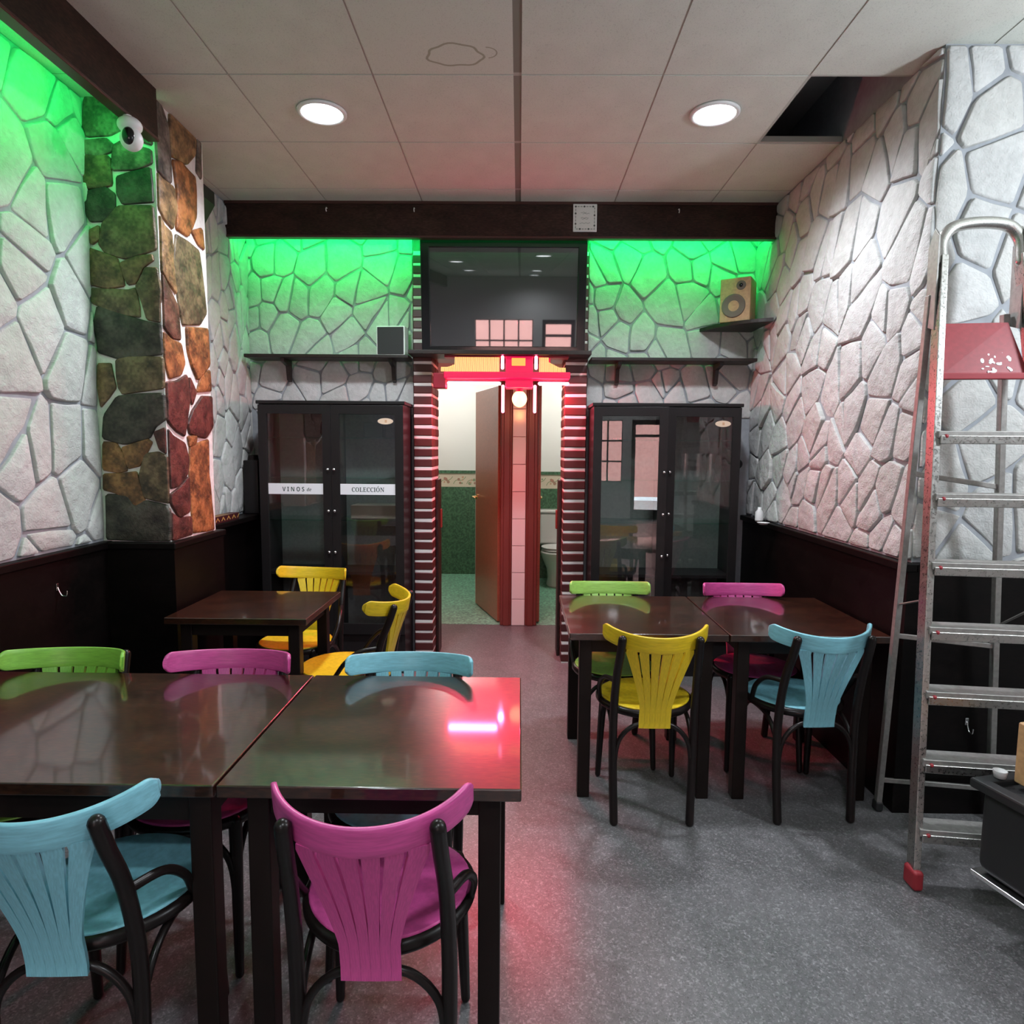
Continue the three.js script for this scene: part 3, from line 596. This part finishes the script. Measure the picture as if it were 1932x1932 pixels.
// =====================================================================
// CHAIRS
// =====================================================================
const paints = { blue: [.24, .58, .68], pink: [.62, .085, .31], green: [.24, .56, .07], yellow: [.74, .52, .018], lime: [.36, .64, .13] };
const chairMats = {}; for (const [k, c] of Object.entries(paints)) chairMats[k] = std({ color: lin(...c), map: paintWear, roughness: .36 });
const CH = (() => {   // shapes shared by all chairs; the sitter looks towards -z
  const g = {}, R = .217, zc = .325, tilt = rad(11);
  // thin bent board: centre surface C(s, u), s along and u across in -1..1, with eased edges
  const board = (ns, us, C, th, ease = false, rim = .7) => {
    const N = ns + 1, K = us.length, pos = [], idx = [], uv = [], e = 1e-3;
    for (const side of [1, -1]) for (let i = 0; i < N; i++) for (let j = 0; j < K; j++) {
      const s = i / ns, u = us[j], c = C(s, u), a = C(Math.min(1, s + e), u).sub(C(Math.max(0, s - e), u)), b = C(s, Math.min(1, u + e) * .999).sub(C(s, Math.max(-1, u - e) * .999));
      let n = a.cross(b); if (n.lengthSq() < 1e-16) n = C(.5, .1).sub(C(.48, 0)).cross(C(.5, .1).sub(C(.5, 0))); n.normalize();
      const t = th / 2 * (j === 0 || j === K - 1 ? rim : 1) * (ease && (i === 0 || i === ns) ? .6 : 1);
      c.addScaledVector(n, side * t); pos.push(c.x, c.y, c.z); uv.push(s * .3, u * .1);
    }
    const o = N * K, q = (a, b, c, d) => idx.push(a, b, d, b, c, d);
    for (let i = 0; i < ns; i++) for (let j = 0; j < K - 1; j++) { const a = i * K + j; q(a, a + K, a + K + 1, a + 1); q(o + a + 1, o + a + K + 1, o + a + K, o + a); }
    for (let i = 0; i < ns; i++) { q(i * K + K - 1, (i + 1) * K + K - 1, o + (i + 1) * K + K - 1, o + i * K + K - 1); q(o + i * K, o + (i + 1) * K, (i + 1) * K, i * K); }
    for (let j = 0; j < K - 1; j++) { q(j, j + 1, o + j + 1, o + j); q(ns * K + j + 1, ns * K + j, o + ns * K + j, o + ns * K + j + 1); }
    const geo = new THREE.BufferGeometry(); geo.setAttribute('position', new THREE.Float32BufferAttribute(pos, 3)); geo.setAttribute('uv', new THREE.Float32BufferAttribute(uv, 2)); geo.setIndex(idx); geo.computeVertexNormals(); return geo;
  };
  // top rail: a rounded board bent nearly into a half circle, leaning back
  const half = .268, h = .0335, us = [-1, -.92, -.5, 0, .5, .92, 1];
  g.rail = board(72, us, (q, u) => {
    const s = -Math.cos(Math.PI * q) * half, d = Math.max(0, Math.abs(s) - (half - h)) / h, hh = h * Math.sqrt(Math.max(0, 1 - d * d)) + .0004;
    const y0 = u * hh, a = s / R, x = R * Math.sin(a), z0 = -R + R * Math.cos(a);
    return V(x, .767 + y0 * Math.cos(tilt) - z0 * Math.sin(tilt), zc + z0 * Math.cos(tilt) + y0 * Math.sin(tilt));
  }, .0125, true, .4);
  // fan-shaped splat: six slats that run together into a solid foot
  const w = (y) => { const t = Math.max(0, Math.min(1, (y - .49) / .24)); return .062 + .066 * Math.pow(t, 1.25); };
  const surf = (x, y) => { const t = Math.max(0, Math.min(1, (y - .42) / .32)); return V(x, y, .222 + .098 * Math.pow(t, 1.35) - x * x / (2 * R) * (.15 + .85 * t)); };
  const slats = [];
  for (let k = 0; k < 6; k++) slats.push(toCreasedNormals(board(26, [-1, -.5, 0, .5, 1], (s, u) => {
    const y = .405 + .337 * s, a = -1 + k / 3, b = -1 + (k + 1) / 3, gap = .0042 * Math.pow(Math.max(0, (y - .515) / .227), .8), x0 = a * w(y) + (k ? gap : 0), x1 = b * w(y) - (k < 5 ? gap : 0);
    return surf((x0 + x1) / 2 + u * (x1 - x0) / 2, y);
  }, .0105, false, 1), .7));
  g.splat = mergeGeometries(slats);
  // seat: slightly dished round plywood seat in a bentwood ring
  const sh = (r, a) => { const c = Math.cos(a), n = Math.sin(a); return [r * c * (1 + .05 * -n), r * n * .99]; };
  const ring = []; for (let i = 0; i < 40; i++) { const [x, z] = sh(.188, i / 40 * Math.PI * 2); ring.push(V(x, .443, z)); }
  g.ring = mergeGeometries([new THREE.TubeGeometry(new THREE.CatmullRomCurve3(ring, true), 72, .0175, 10, true)]);
  const st = lathe([[0, .455], [.1, .457], [.165, .463], [.186, .465], [.191, .461], [.188, .45], [.165, .447], [0, .447]], 48), sp2 = st.attributes.position;
  for (let i = 0; i < sp2.count; i++) { const x = sp2.getX(i), z = sp2.getZ(i), r = Math.hypot(x, z); if (r > 1e-6) { const [u, v] = sh(r, Math.atan2(z, x)); sp2.setX(i, u); sp2.setZ(i, v); } }
  st.computeVertexNormals(); g.seat = uvm(st);
  g.rear = [-1, 1].map((k) => tube([[k * .152, .012, .224], [k * .158, .22, .207], [k * .16, .44, .208], [k * .156, .62, .243], [k * .15, .72, .282], [k * .147, .785, .304]], .0172, 30, 10, .0165));
  g.front = [-1, 1].map((k) => tube([[k * .152, .44, -.125], [k * .16, .3, -.142], [k * .17, .012, -.168]], .019, 14, 10, .0125));
  g.hip = [-1, 1].map((k) => tube([[k * .157, .6, .237], [k * .19, .585, .15], [k * .203, .535, .09], [k * .198, .48, .05], [k * .19, .44, .02]], .0105, 22, 8));
  const arch = (a, b, top) => tube([a, [a[0] * .93 + b[0] * .07, top - .07, a[2] * .93 + b[2] * .07], [a[0] * .75 + b[0] * .25, top - .012, a[2] * .75 + b[2] * .25], [(a[0] + b[0]) / 2, top, (a[2] + b[2]) / 2], [a[0] * .25 + b[0] * .75, top - .012, a[2] * .25 + b[2] * .75], [a[0] * .07 + b[0] * .93, top - .07, a[2] * .07 + b[2] * .93], b], .0098, 34, 8);
  const fr = [.162, .2, -.15], re = [.157, .2, .208];
  g.brace = [arch([-re[0], re[1], re[2]], re, .418), arch([-fr[0], fr[1], fr[2]], fr, .418), arch(re, fr, .415), arch([-re[0], re[1], re[2]], [-fr[0], fr[1], fr[2]], .415)];
  return g;
})();
function chair(paint, label, x, z, turn, group) {
  const t = thing('bentwood_chair', label, 'chair', [x, 0, z], rad(turn), group), m = chairMats[paint];
  part('top_rail', CH.rail, m, t); part('back_splat', CH.splat, m, t); part('seat', CH.seat, m, t);
  part('seat_ring', CH.ring, M.chairWood, t, 'black bentwood seat ring');
  for (const k of [0, 1]) { part('rear_leg', CH.rear[k], M.chairWood, t); part('front_leg', CH.front[k], M.chairWood, t); part('hip_brace', CH.hip[k], M.chairWood, t); }
  for (const b of CH.brace) part('stretcher_arch', b, M.chairWood, t);
}
chair('pink', 'pink bentwood chair with its back to the room, at the table with the red reflection', -.3, -1.477, 1);
chair('blue', 'pale blue bentwood chair with its back to the room, at the long table', -.957, -1.475, 2);
chair('green', 'green bentwood chair at the far side of the long table, nearest the left wall', -1.5, -1.885, 180);
chair('pink', 'pink bentwood chair at the far side of the long table, beside the green chair', -.95, -1.885, 180);
chair('blue', 'pale blue bentwood chair facing the red-lit end of its table', -.352, -1.875, 180);
chair('yellow', 'yellow bentwood chair in front of the cabinet with paper labels', -1.2, -3.46, 172);
chair('yellow', 'yellow bentwood chair seen from the side, facing the small corner table', -.848, -3.06, 85);
chair('yellow', 'yellow bentwood chair with its back to the room, at the aisle table', .545, -2.73, 0);
chair('blue', 'pale blue bentwood chair beside the step ladder', 1.192, -2.76, 4);
chair('lime', 'lime green bentwood chair behind the aisle table', .473, -3.13, 180);
chair('pink', 'pink bentwood chair behind the table at the right wall', 1.155, -3.12, 180);

// =====================================================================
// CABINETS, SHELVES, TELEVISION
// =====================================================================
function textTexture(w, h, bg, draw) { const c = document.createElement('canvas'); c.width = w; c.height = h; const g = c.getContext('2d'); g.fillStyle = bg; g.fillRect(0, 0, w, h); draw(g); const t = new THREE.CanvasTexture(c); t.colorSpace = THREE.SRGBColorSpace; t.anisotropy = 8; return t; }
function cabinet(label, x0, x1, leaf) {
  const H = 1.8, W = x1 - x0, D = .31, t = thing('display_cabinet', label, 'cabinet', [(x0 + x1) / 2, 0, ZB + .018]);
  part('side_panel', span(-W / 2, -W / 2 + .022, 0, H - .02, 0, D), M.cabinet, t); part('side_panel', span(W / 2 - .022, W / 2, 0, H - .02, 0, D), M.cabinet, t);
  part('top_panel', span(-W / 2 - .012, W / 2 + .012, H - .022, H, -.005, D + .022, .004), M.cabinet, t);
  part('plinth', span(-W / 2 + .022, W / 2 - .022, 0, .26, .01, D - .004), M.cabinet, t);
  part('back_panel', span(-W / 2 + .022, W / 2 - .022, .26, H - .022, 0, .012), M.cabinetBack, t);
  part('divider', span(-.012, .012, .26, H - .022, .012, D - .004), M.cabinet, t);
  for (const y of [.66, 1.02, 1.3, 1.56]) for (const s of [-1, 1]) part('shelf', span(s < 0 ? -W / 2 + .022 : .012, s < 0 ? -.012 : W / 2 - .022, y, y + (y === .66 ? .02 : .008), .012, D - .03), y === .66 ? M.cabinet : M.shelfGlass, t);
  const dw = W / 2 - .003, dh0 = .27, dh1 = H - .028, st = .052;
  for (const s of [-1, 1]) {
    const sh = poly([[0, dh0], [dw, dh0], [dw, dh1], [0, dh1]]); sh.holes.push(new THREE.Path([[st, dh0 + .07], [st, dh1 - .055], [dw - st, dh1 - .055], [dw - st, dh0 + .07]].map(([a, b]) => new THREE.Vector2(a, b))));
    const d = part('door', uvm(extr(sh, .018, .0015)), M.cabinet, t);
    d.position.set(s < 0 ? -W / 2 + .001 : W / 2 - .001 - dw, 0, D);
    if (leaf && s < 0) d.rotation.y = -rad(leaf);
    part('pane', span(st - .004, dw - st + .004, dh0 + .066, dh1 - .051, .007, .011), M.pane, d, 'clear glass pane');
    const kx = s < 0 ? dw - .018 : .018;
    for (const y of [.72, .99, 1.26]) part('knob', lathe([[0, 0], [.005, 0], [.005, .008], [.009, .012], [.008, .018], [0, .02]], 16).rotateX(Math.PI / 2).translate(kx, y + .1, .018), M.steel, d, 'small bright metal knob');
    if (leaf === 0) {
      const tx = textTexture(768, 128, '#e9e9ee', (g) => { g.fillStyle = '#3f4c4a'; g.textBaseline = 'middle'; g.textAlign = 'center'; if (s < 0) { g.font = 'bold 74px sans-serif'; g.fillText('V I N O S', 350, 68); g.font = 'italic bold 54px serif'; g.fillText('de', 560, 72); } else { g.font = 'bold 74px serif'; g.fillText('COLECCIÓN', 384, 68); } });
      const l = part('paper_label', new THREE.BoxGeometry(dw - 2 * st + .004, .07, .0012).translate(dw / 2, 1.232, .0125), std({ map: tx, roughness: .8 }), d, s < 0 ? 'white paper strip reading VINOS de' : 'white paper strip reading COLECCIÓN');
      l.userData.kind = undefined; delete l.userData.kind;
    }
    if (s > 0) part('sticker', new THREE.CylinderGeometry(.05, .05, .001, 32).rotateX(Math.PI / 2).scale(1, .4, 1).translate(dw - st - .062, dh1 - .1, .0125), std({ map: textTexture(128, 128, '#d9c0a8', (g) => { g.fillStyle = '#c59a78'; g.fillRect(36, 52, 56, 18); }), roughness: .6 }), d, 'oval beige sticker');
  }
  return t;
}
cabinet('black glass-door cabinet with white paper labels reading VINOS de COLECCIÓN', -1.685, -.748, 0);
cabinet('black glass-door cabinet with one door ajar mirroring the window', .478, 1.418, 5.5);
// a few faint things standing inside the cabinets
{
  const jug = thing('dark_jug', 'dark slender jug on the top shelf of the labelled cabinet', 'jug', [-1.3, 1.568, -4.43]);
  part('body', lathe([[0, 0], [.03, 0], [.042, .03], [.038, .09], [.018, .14], [.02, .16]], 24), M.blackGloss, jug); part('handle', tube([[.036, .09, 0], [.06, .1, 0], [.055, .14, 0], [.02, .15, 0]], .005, 12, 6), M.blackGloss, jug);
  single('small_box', uvm(bx(.13, .1, .08, -.98, 1.62, -4.45, .004)), M.blackMatte, 'small dark box on the top shelf of the labelled cabinet', 'box');
  single('storage_box', uvm(bx(.32, .09, .18, -.96, 1.075, -4.42, .004)), M.cone, 'long dull brown box on the middle shelf of the labelled cabinet', 'box');
  for (let i = 0; i < 3; i++) { const b = thing('tall_glass', 'tall clear glass standing in the cabinet with the door ajar', 'glass', [1.12 + i * .085, 1.309, -4.44], 0, 'tall glasses in the right cabinet'); part('body', lathe([[0, 0], [.026, 0], [.028, .02], [.03, .17], [.027, .17], [.024, .02], [0, .012]], 24), M.pane, b); }
}
function shelfBracket(x, y, z, t) { part('bracket', uvm(extr(poly([[0, 0], [.15, 0], [.15, -.02], [.05, -.04], [.03, -.13], [0, -.14]]), .022, .002).rotateY(-Math.PI / 2).translate(x + .011, y, z)), M.shelfWood, t); }
function wallShelf(label, x0, x1, y, xs) {
  const t = thing('wall_shelf', label, 'shelf', [0, 0, 0]);
  part('board', span(x0, x1, y - .022, y, ZB + .02, ZB + .215, .004), M.shelfWood, t);
  for (const x of xs) shelfBracket(x, y - .022, ZB + .025, t);
  return t;
}
wallShelf('dark wooden wall shelf above the labelled cabinet', XLR + .05, -.735, 2.112, [-1.58, -.86]);
wallShelf('dark wooden wall shelf above the cabinet with the door ajar', .466, XR - .05, 2.104, [.66, 1.33]);
{
  const t = thing('lintel_board', 'dark red-lit board across the top of the restroom passage, under the television', 'board');
  part('board', span(-.73, .464, 2.113, 2.14, -4.57, -4.33, .004), M.shelfWood, t);
}
{
  const t = thing('television', 'large black television tilted down under the beam, mirroring the room', 'television', [-.112, 2.145, -4.44]);
  t.rotation.x = rad(6);
  part('bezel', (() => { const s = poly([[-.535, 0], [.535, 0], [.535, .705], [-.535, .705]]); s.holes.push(new THREE.Path([[-.485, .03], [-.485, .655], [.485, .655], [.485, .03]].map(([a, b]) => new THREE.Vector2(a, b)))); return uvm(extr(s, .02, .004)); })(), M.blackGloss, t);
  part('screen', span(-.49, .49, .025, .66, .004, .014), M.screen, t, 'glossy dark screen');
  part('back_shell', span(-.5, .5, .04, .67, -.05, 0, .015), M.blackMatte, t);
}
{
  const t = thing('box_speaker', 'small square box with black front and white edges on the left shelf', 'speaker', [-.855, 2.113, -4.46], rad(-4));
  part('case', span(-.096, .096, 0, .192, -.06, .05, .006), M.white, t); part('front_grille', span(-.088, .088, .008, .184, .048, .056, .003), M.blackMatte, t, 'black cloth front');
}
{
  const t = thing('corner_shelf', 'dark quarter-round corner shelf high on the right wall', 'shelf', [XR - .03, 2.305, ZB + .02]);
  const s = new THREE.Shape(); s.moveTo(0, 0); s.lineTo(-.35, 0); s.bezierCurveTo(-.3, .17, -.16, .33, 0, .38); s.lineTo(0, 0);
  part('board', uvm(extr(s, .02, .002).rotateX(Math.PI / 2).translate(0, .02, 0)), M.shelfWood, t);
  const p = thing('wooden_speaker', 'bamboo-coloured speaker with a grey cone on the corner shelf', 'speaker', [1.415, 2.328, -4.395], rad(-30));
  part('case', span(-.095, .095, 0, .275, -.1, .08, .006), M.bamboo, p);
  part('woofer', lathe([[0, -.004], [.03, -.002], [.062, .006], [.07, .008], [.074, .004], [.074, -.004]], 36).rotateX(Math.PI / 2).translate(-.008, .1, .081), M.cone, p, 'round grey-brown speaker cone');
  part('tweeter', lathe([[0, .004], [.01, .003], [.02, .006], [.028, .004], [.03, 0]], 24).rotateX(Math.PI / 2).translate(.035, .225, .08), M.cone, p); part('tweeter_dome', new THREE.SphereGeometry(.012, 14, 10).scale(1, 1, .5).translate(.035, .225, .085), M.blackGloss, p);
}
{
  const tx = textTexture(256, 280, '#cfd0cb', (g) => { g.strokeStyle = '#5d6660'; g.lineWidth = 3; g.strokeRect(22, 22, 212, 236); for (let i = 0; i < 26; i++) { const a = i / 26 * 4, e = Math.floor(a), f = a - e, x = e === 0 ? 22 + 212 * f : e === 1 ? 234 : e === 2 ? 234 - 212 * f : 22, y = e === 0 ? 22 : e === 1 ? 22 + 236 * f : e === 2 ? 258 : 258 - 236 * f; g.fillStyle = i % 3 ? '#6d756c' : '#3d4641'; g.beginPath(); g.arc(x, y, i % 3 ? 6 : 10, 0, 7); g.fill(); } g.strokeStyle = '#777f7a'; g.lineWidth = 4; for (const [y, a, b] of [[84, 80, 150], [96, 100, 178], [140, 78, 170], [152, 88, 160], [196, 66, 190]]) { g.beginPath(); for (let x = a; x <= b; x += 6) g.lineTo(x, y + Math.sin(x * .9) * 4); g.stroke(); } });
  const t = thing('tile_plaque', 'small white plaque with an ornamental border and faint lines of script on the back beam', 'plaque', [.397, 2.857, -4.249]);
  part('plate', bx(.148, .166, .008, 0, .083, 0, .002), M.white, t); part('print', new THREE.PlaneGeometry(.142, .16).translate(0, .083, .0046), std({ map: tx, roughness: .35 }), t);
}
{
  const t = thing('security_camera', 'white security camera with a black face under the left beam, before the brown pier', 'camera', [-1.585, 2.77, -2.75]);
  part('mount', new THREE.CylinderGeometry(.016, .02, .03, 18).translate(0, .035, 0), M.white, t);
  part('head', new THREE.SphereGeometry(.046, 28, 20).scale(1.0, .72, 1).translate(.008, .012, .0), M.white, t);
  const b = part('eye_body', new THREE.SphereGeometry(.045, 28, 20).scale(.95, 1.0, .9).translate(.016, -.044, .006), M.white, t);
  part('lens_face', new THREE.SphereGeometry(.04, 24, 16).scale(.62, .85, .45).translate(.02, -.042, .034), M.blackGloss, b, 'black glossy oval face');
}
// small things on the walls and ledges
{
  const t = thing('wall_horn', 'dark wedge-shaped horn on the left wall behind the brown pier', 'speaker', [XLR + .03, 2.62, -3.72]);
  part('body', uvm(extr(poly([[0, 0], [.03, 0], [.15, .2], [.15, .26], [.02, .24]]), .12, .006)), M.blackMatte, t); part('wall_plate', span(-.02, .004, .05, .2, .02, .1), M.blackMatte, t);
}
{
  const t = thing('patterned_box', 'dark red box with a yellow zigzag pattern on the left ledge', 'box', [XLR + .085, LEDGE + .0125, -3.86]);
  const tx = textTexture(256, 64, '#3a1016', (g) => { g.strokeStyle = '#b08a48'; g.lineWidth = 7; for (let x = 20; x < 250; x += 44) { g.beginPath(); g.moveTo(x, 48); g.lineTo(x + 14, 16); g.lineTo(x + 28, 48); g.stroke(); } });
  part('box', new THREE.BoxGeometry(.06, .04, .42).translate(0, .02, 0), std({ map: tx, roughness: .5 }), t);
}
{
  const t = thing('dark_case', 'dark upright wooden case beside the labelled cabinet', 'case', [-1.79, LEDGE + .0125, -4.42]);
  part('body', bx(.1, .36, .14, 0, .18, 0, .008), M.cabinet, t); part('cap', new THREE.CylinderGeometry(.03, .036, .035, 20).translate(-.005, .377, .01), M.tableLeg, t);
}
{
  const b = thing('white_bottle', 'small white bottle on the right ledge beside the cabinet', 'bottle', [1.53, LEDGE + .0155, -4.16]);
  part('body', lathe([[0, 0], [.024, 0], [.026, .01], [.024, .06], [.012, .075], [.011, .09], [0, .09]], 24), M.white, b);
  const d = thing('saucer', 'small pale saucer on the right ledge', 'saucer', [1.49, LEDGE + .0155, -3.98]);
  part('dish', lathe([[0, .003], [.02, .003], [.036, .012], [.038, .012], [.022, 0], [0, 0]], 28), M.white, d);
  const k = thing('bell_push', 'dark round bell push on the back wall beside the right cabinet', 'bell push', [1.505, 1.41, ZB + .02]);
  part('cap', lathe([[0, 0], [.03, 0], [.034, .02], [.028, .04], [0, .044]], 24).rotateX(Math.PI / 2), M.blackMatte, k);
}
function hook(label, x, y, z, turn) { const t = thing('coat_hook', label, 'hook', [x, y, z], turn); part('plate', bx(.014, .03, .004, 0, .02, .002, .0015), M.steel, t); part('hook', tube([[0, .018, .004], [0, .0, .01], [0, -.018, .022], [0, -.016, .038], [0, .002, .042]], .003, 16, 7), M.steel, t); }
hook('chrome coat hook on the left wainscot', XL + .03, .89, -2.676, Math.PI / 2);
hook('chrome coat hook low on the wainscot behind the step ladder', 1.85, .38, ZP + .03, 0);

// =====================================================================
// TOILET
// =====================================================================
{
  const t = thing('toilet', 'white toilet with a cistern in the green-tiled restroom', 'toilet', [.43, 0.003, -7.2]);
  part('cistern', span(-.2, .2, .42, .78, -.33, -.15, .03), M.porcelain, t);
  part('cistern_lid', span(-.21, .21, .78, .815, -.335, -.14, .015), M.porcelain, t);
  const bowl = lathe([[.11, 0], [.12, .02], [.105, .1], [.12, .2], [.165, .3], [.185, .37], [.18, .39], [.13, .39], [.1, .3], [0, .26]], 36); bowl.scale(1, 1, 1.18).translate(0, 0, .06); part('bowl', bowl, M.porcelain, t);
  part('foot', span(-.1, .1, 0, .4, -.3, 0, .04), M.porcelain, t);
  const seatG = new THREE.TorusGeometry(.145, .03, 12, 40).rotateX(Math.PI / 2).scale(1, .45, 1.2).translate(0, .405, .06); part('seat', seatG, M.white, t);
  part('lid', new THREE.CylinderGeometry(.178, .178, .014, 36).scale(1, 1, 1.15).translate(0, .428, .055), M.white, t);
}

// =====================================================================
// STEP LADDER
// =====================================================================
{
  const O = V(1.38, 0, -2.155), e = V(Math.cos(rad(7)), 0, Math.sin(rad(7)));
  const t = thing('step_ladder', 'scuffed aluminium step ladder with a red platform by the right wall', 'ladder', [O.x, 0, O.z]);
  const up = V(.134, 2.2, -.295), wB = .53, wT = .262;   // left rail from the foot to the top, widths at foot and top
  const L = (y) => up.clone().multiplyScalar(y / 2.2), wd = (y) => wB + (wT - wB) * y / 2.2, Rr = (y) => L(y).add(e.clone().multiplyScalar(wd(y)));
  const A = (v) => [v.x, v.y, v.z];
  part('front_rail', bar(A(L(.03)), A(L(2.2)), .024, .056, e), M.alu, t); part('front_rail', bar(A(Rr(.03)), A(Rr(2.2)), .024, .056, e), M.alu, t);
  for (const f of [L(0), Rr(0)]) part('foot_cap', bx(.036, .07, .07, f.x, .036, f.z, .012), M.redCap, t, 'red plastic foot');
  const a = L(2.18), b = Rr(2.18), c = L(2.26), d = Rr(2.26), m = e.clone().multiplyScalar(.04);
  part('top_loop', tube([a, c, c.clone().add(m).add(V(0, .048, -.006)), d.clone().sub(m).add(V(0, .048, -.006)), d, b], .021, 50, 12), M.alu, t, 'bent tube hand loop');
  for (const y of [.2, .435, .665, .885, 1.107, 1.345, 1.563]) {
    const p = L(y), q = Rr(y), s = V(0, 0, 0);
    const st = part('step', bar(A(p.clone().add(V(0, .0, -.005))), A(q.clone().add(V(0, 0, -.005))), .026, .085, V(0, 1, 0)), M.aluDull, t);
    for (const r of [p, q]) { const k = r === p ? 1 : -1; part('rivet', new THREE.SphereGeometry(.008, 12, 8).translate(r.x + k * .02, y - .006, r.z + .04), M.redCap, st); }
    part('lip', bar(A(p.clone().add(V(0, -.018, .04))), A(q.clone().add(V(0, -.018, .04))), .03, .006, V(0, 1, 0)), M.alu, st);
  }
  // red platform, folded up
  const p0 = L(1.77).add(e.clone().multiplyScalar(.012)), p1 = Rr(1.77).sub(e.clone().multiplyScalar(.01)), u0 = L(1.965).add(V(.012, 0, -.03)), u1 = Rr(1.965).add(V(-.045, 0, -.03));
  const quad = new THREE.BufferGeometry(), n = p1.clone().sub(p0).cross(u0.clone().sub(p0)).normalize().multiplyScalar(.012), P = [p0, p1, u1, u0], pos = [];
  for (const v of P) pos.push(...A(v)); for (const v of P) pos.push(...A(v.clone().sub(n)));
  const tri = [0, 1, 2, 0, 2, 3, 5, 4, 7, 5, 7, 6, 0, 4, 5, 0, 5, 1, 1, 5, 6, 1, 6, 2, 2, 6, 7, 2, 7, 3, 3, 7, 4, 3, 4, 0], flat = []; for (const i of tri) flat.push(pos[3 * i], pos[3 * i + 1], pos[3 * i + 2]);
  quad.setAttribute('position', new THREE.Float32BufferAttribute(flat, 3)); quad.computeVertexNormals();
  const pl = part('platform', uvm(quad), M.redPlate, t, 'red painted platform with white paint smears');
  const cvs = p0.clone().lerp(p1, .66).lerp(u0.clone().lerp(u1, .66), .3), ax = e.clone(), ay = u0.clone().sub(p0).normalize();
  const smears = []; seed = 77;
  for (let i = 0; i < 26; i++) { const s = cvs.clone().add(ax.clone().multiplyScalar(rr(-.045, .055))).add(ay.clone().multiplyScalar(rr(-.045, .05))).add(n.clone().multiplyScalar(.04)); const g = new THREE.SphereGeometry(1, 8, 5); g.scale(rr(.003, .013), rr(.002, .009), .0012); g.rotateZ(rr(0, 3)); g.applyMatrix4(new THREE.Matrix4().makeBasis(ax, ay, n.clone().normalize()).setPosition(s)); smears.push(g); }
  part('paint_smears', mergeGeometries(smears), M.white, pl).userData.kind = 'stuff';
  part('platform_rim', bar(A(p0), A(p1), .022, .03, V(0, 1, 0)), M.redCap, t);
  // rear frame
  const rl = [.114, 2.07, -.315], rlf = [.14, .02, -.485], rr1 = [.372, 2.0, -.29], rrf = [.565, .02, -.425];
  part('rear_leg', bar(rlf, rl, .022, .03, e), M.aluDull, t); part('rear_leg', bar(rrf, rr1, .022, .03, e), M.aluDull, t);
  for (const f of [rlf, rrf]) part('foot_cap', bx(.032, .045, .04, f[0], .0235, f[2], .01), M.blackMatte, t);
  for (const y of [.12, .75, 1.4]) { const k = y / 2.05, q = (u, v) => u.map((w, i) => w + (v[i] - w) * k); part('cross_bar', bar(q(rlf, rl), q(rrf, rr1), .02, .012, V(0, 1, 0)), M.aluDull, t); }
  // hinge plates and spreaders
  part('hinge_plate', uvm(extr(poly([[-.035, 0], [.03, .02], [.04, .3], [.0, .36], [-.03, .33]]), .004, .001).rotateY(Math.PI / 2).rotateY(-rad(7)).translate(.108, 1.94, -.3)), M.aluDull, t);
  part('hinge_plate', uvm(extr(poly([[-.035, 0], [.03, .02], [.04, .3], [.0, .36], [-.03, .33]]), .004, .001).rotateY(Math.PI / 2).rotateY(-rad(7)).translate(.392, 1.94, -.27)), M.aluDull, t);
  part('spreader', bar(A(L(.98).add(V(.02, 0, -.02))), [.132, .9, -.41], .014, .006), M.aluDull, t); part('spreader', bar(A(Rr(.98).add(V(-.02, 0, -.02))), [.48, .82, -.37], .014, .006), M.aluDull, t);
}
// black box on a low stand at the right edge
{
  const t = thing('storage_crate', 'black plastic crate on a low stand in front of the step ladder', 'crate', [1.72, 0, -1.8], rad(14));
  part('body', (() => { const g = new RoundedBoxGeometry(.48, .28, .44, 3, .04); return uvm(g.translate(0, .34, 0)); })(), M.blackMatte, t);
  part('rim', (() => { const s = poly([[-.25, -.23], [.25, -.23], [.25, .23], [-.25, .23]]); s.holes.push(new THREE.Path([[-.22, -.2], [-.22, .2], [.22, .2], [.22, -.2]].map(([a, b]) => new THREE.Vector2(a, b)))); return uvm(extr(s, .02, .006).rotateX(-Math.PI / 2).translate(0, .47, 0)); })(), M.blackMatte, t);
  part('stand_frame', span(-.245, .245, .185, .2, -.225, .225, .004), M.steel, t);
  for (const x of [-.02, .17]) for (const z of [-.13, .13]) part('stand_leg', span(x - .012, x + .012, 0, .187, z - .012, z + .012, .003), M.blackMatte, t);
  const w = thing('wooden_block', 'pale wooden block standing on the black crate', 'block', [1.585, .499, -1.92], rad(10)); part('block', bx(.12, .19, .05, .0, .095, 0, .006), M.bamboo, w);
  const c = thing('white_cup', 'small white cup on the black crate beside the wooden block', 'cup', [1.5, .499, -1.96]); part('cup', lathe([[0, 0], [.016, 0], [.02, .022], [.018, .022], [.014, .004], [0, .004]], 24), M.white, c);
}
renderer.render(scene, camera);
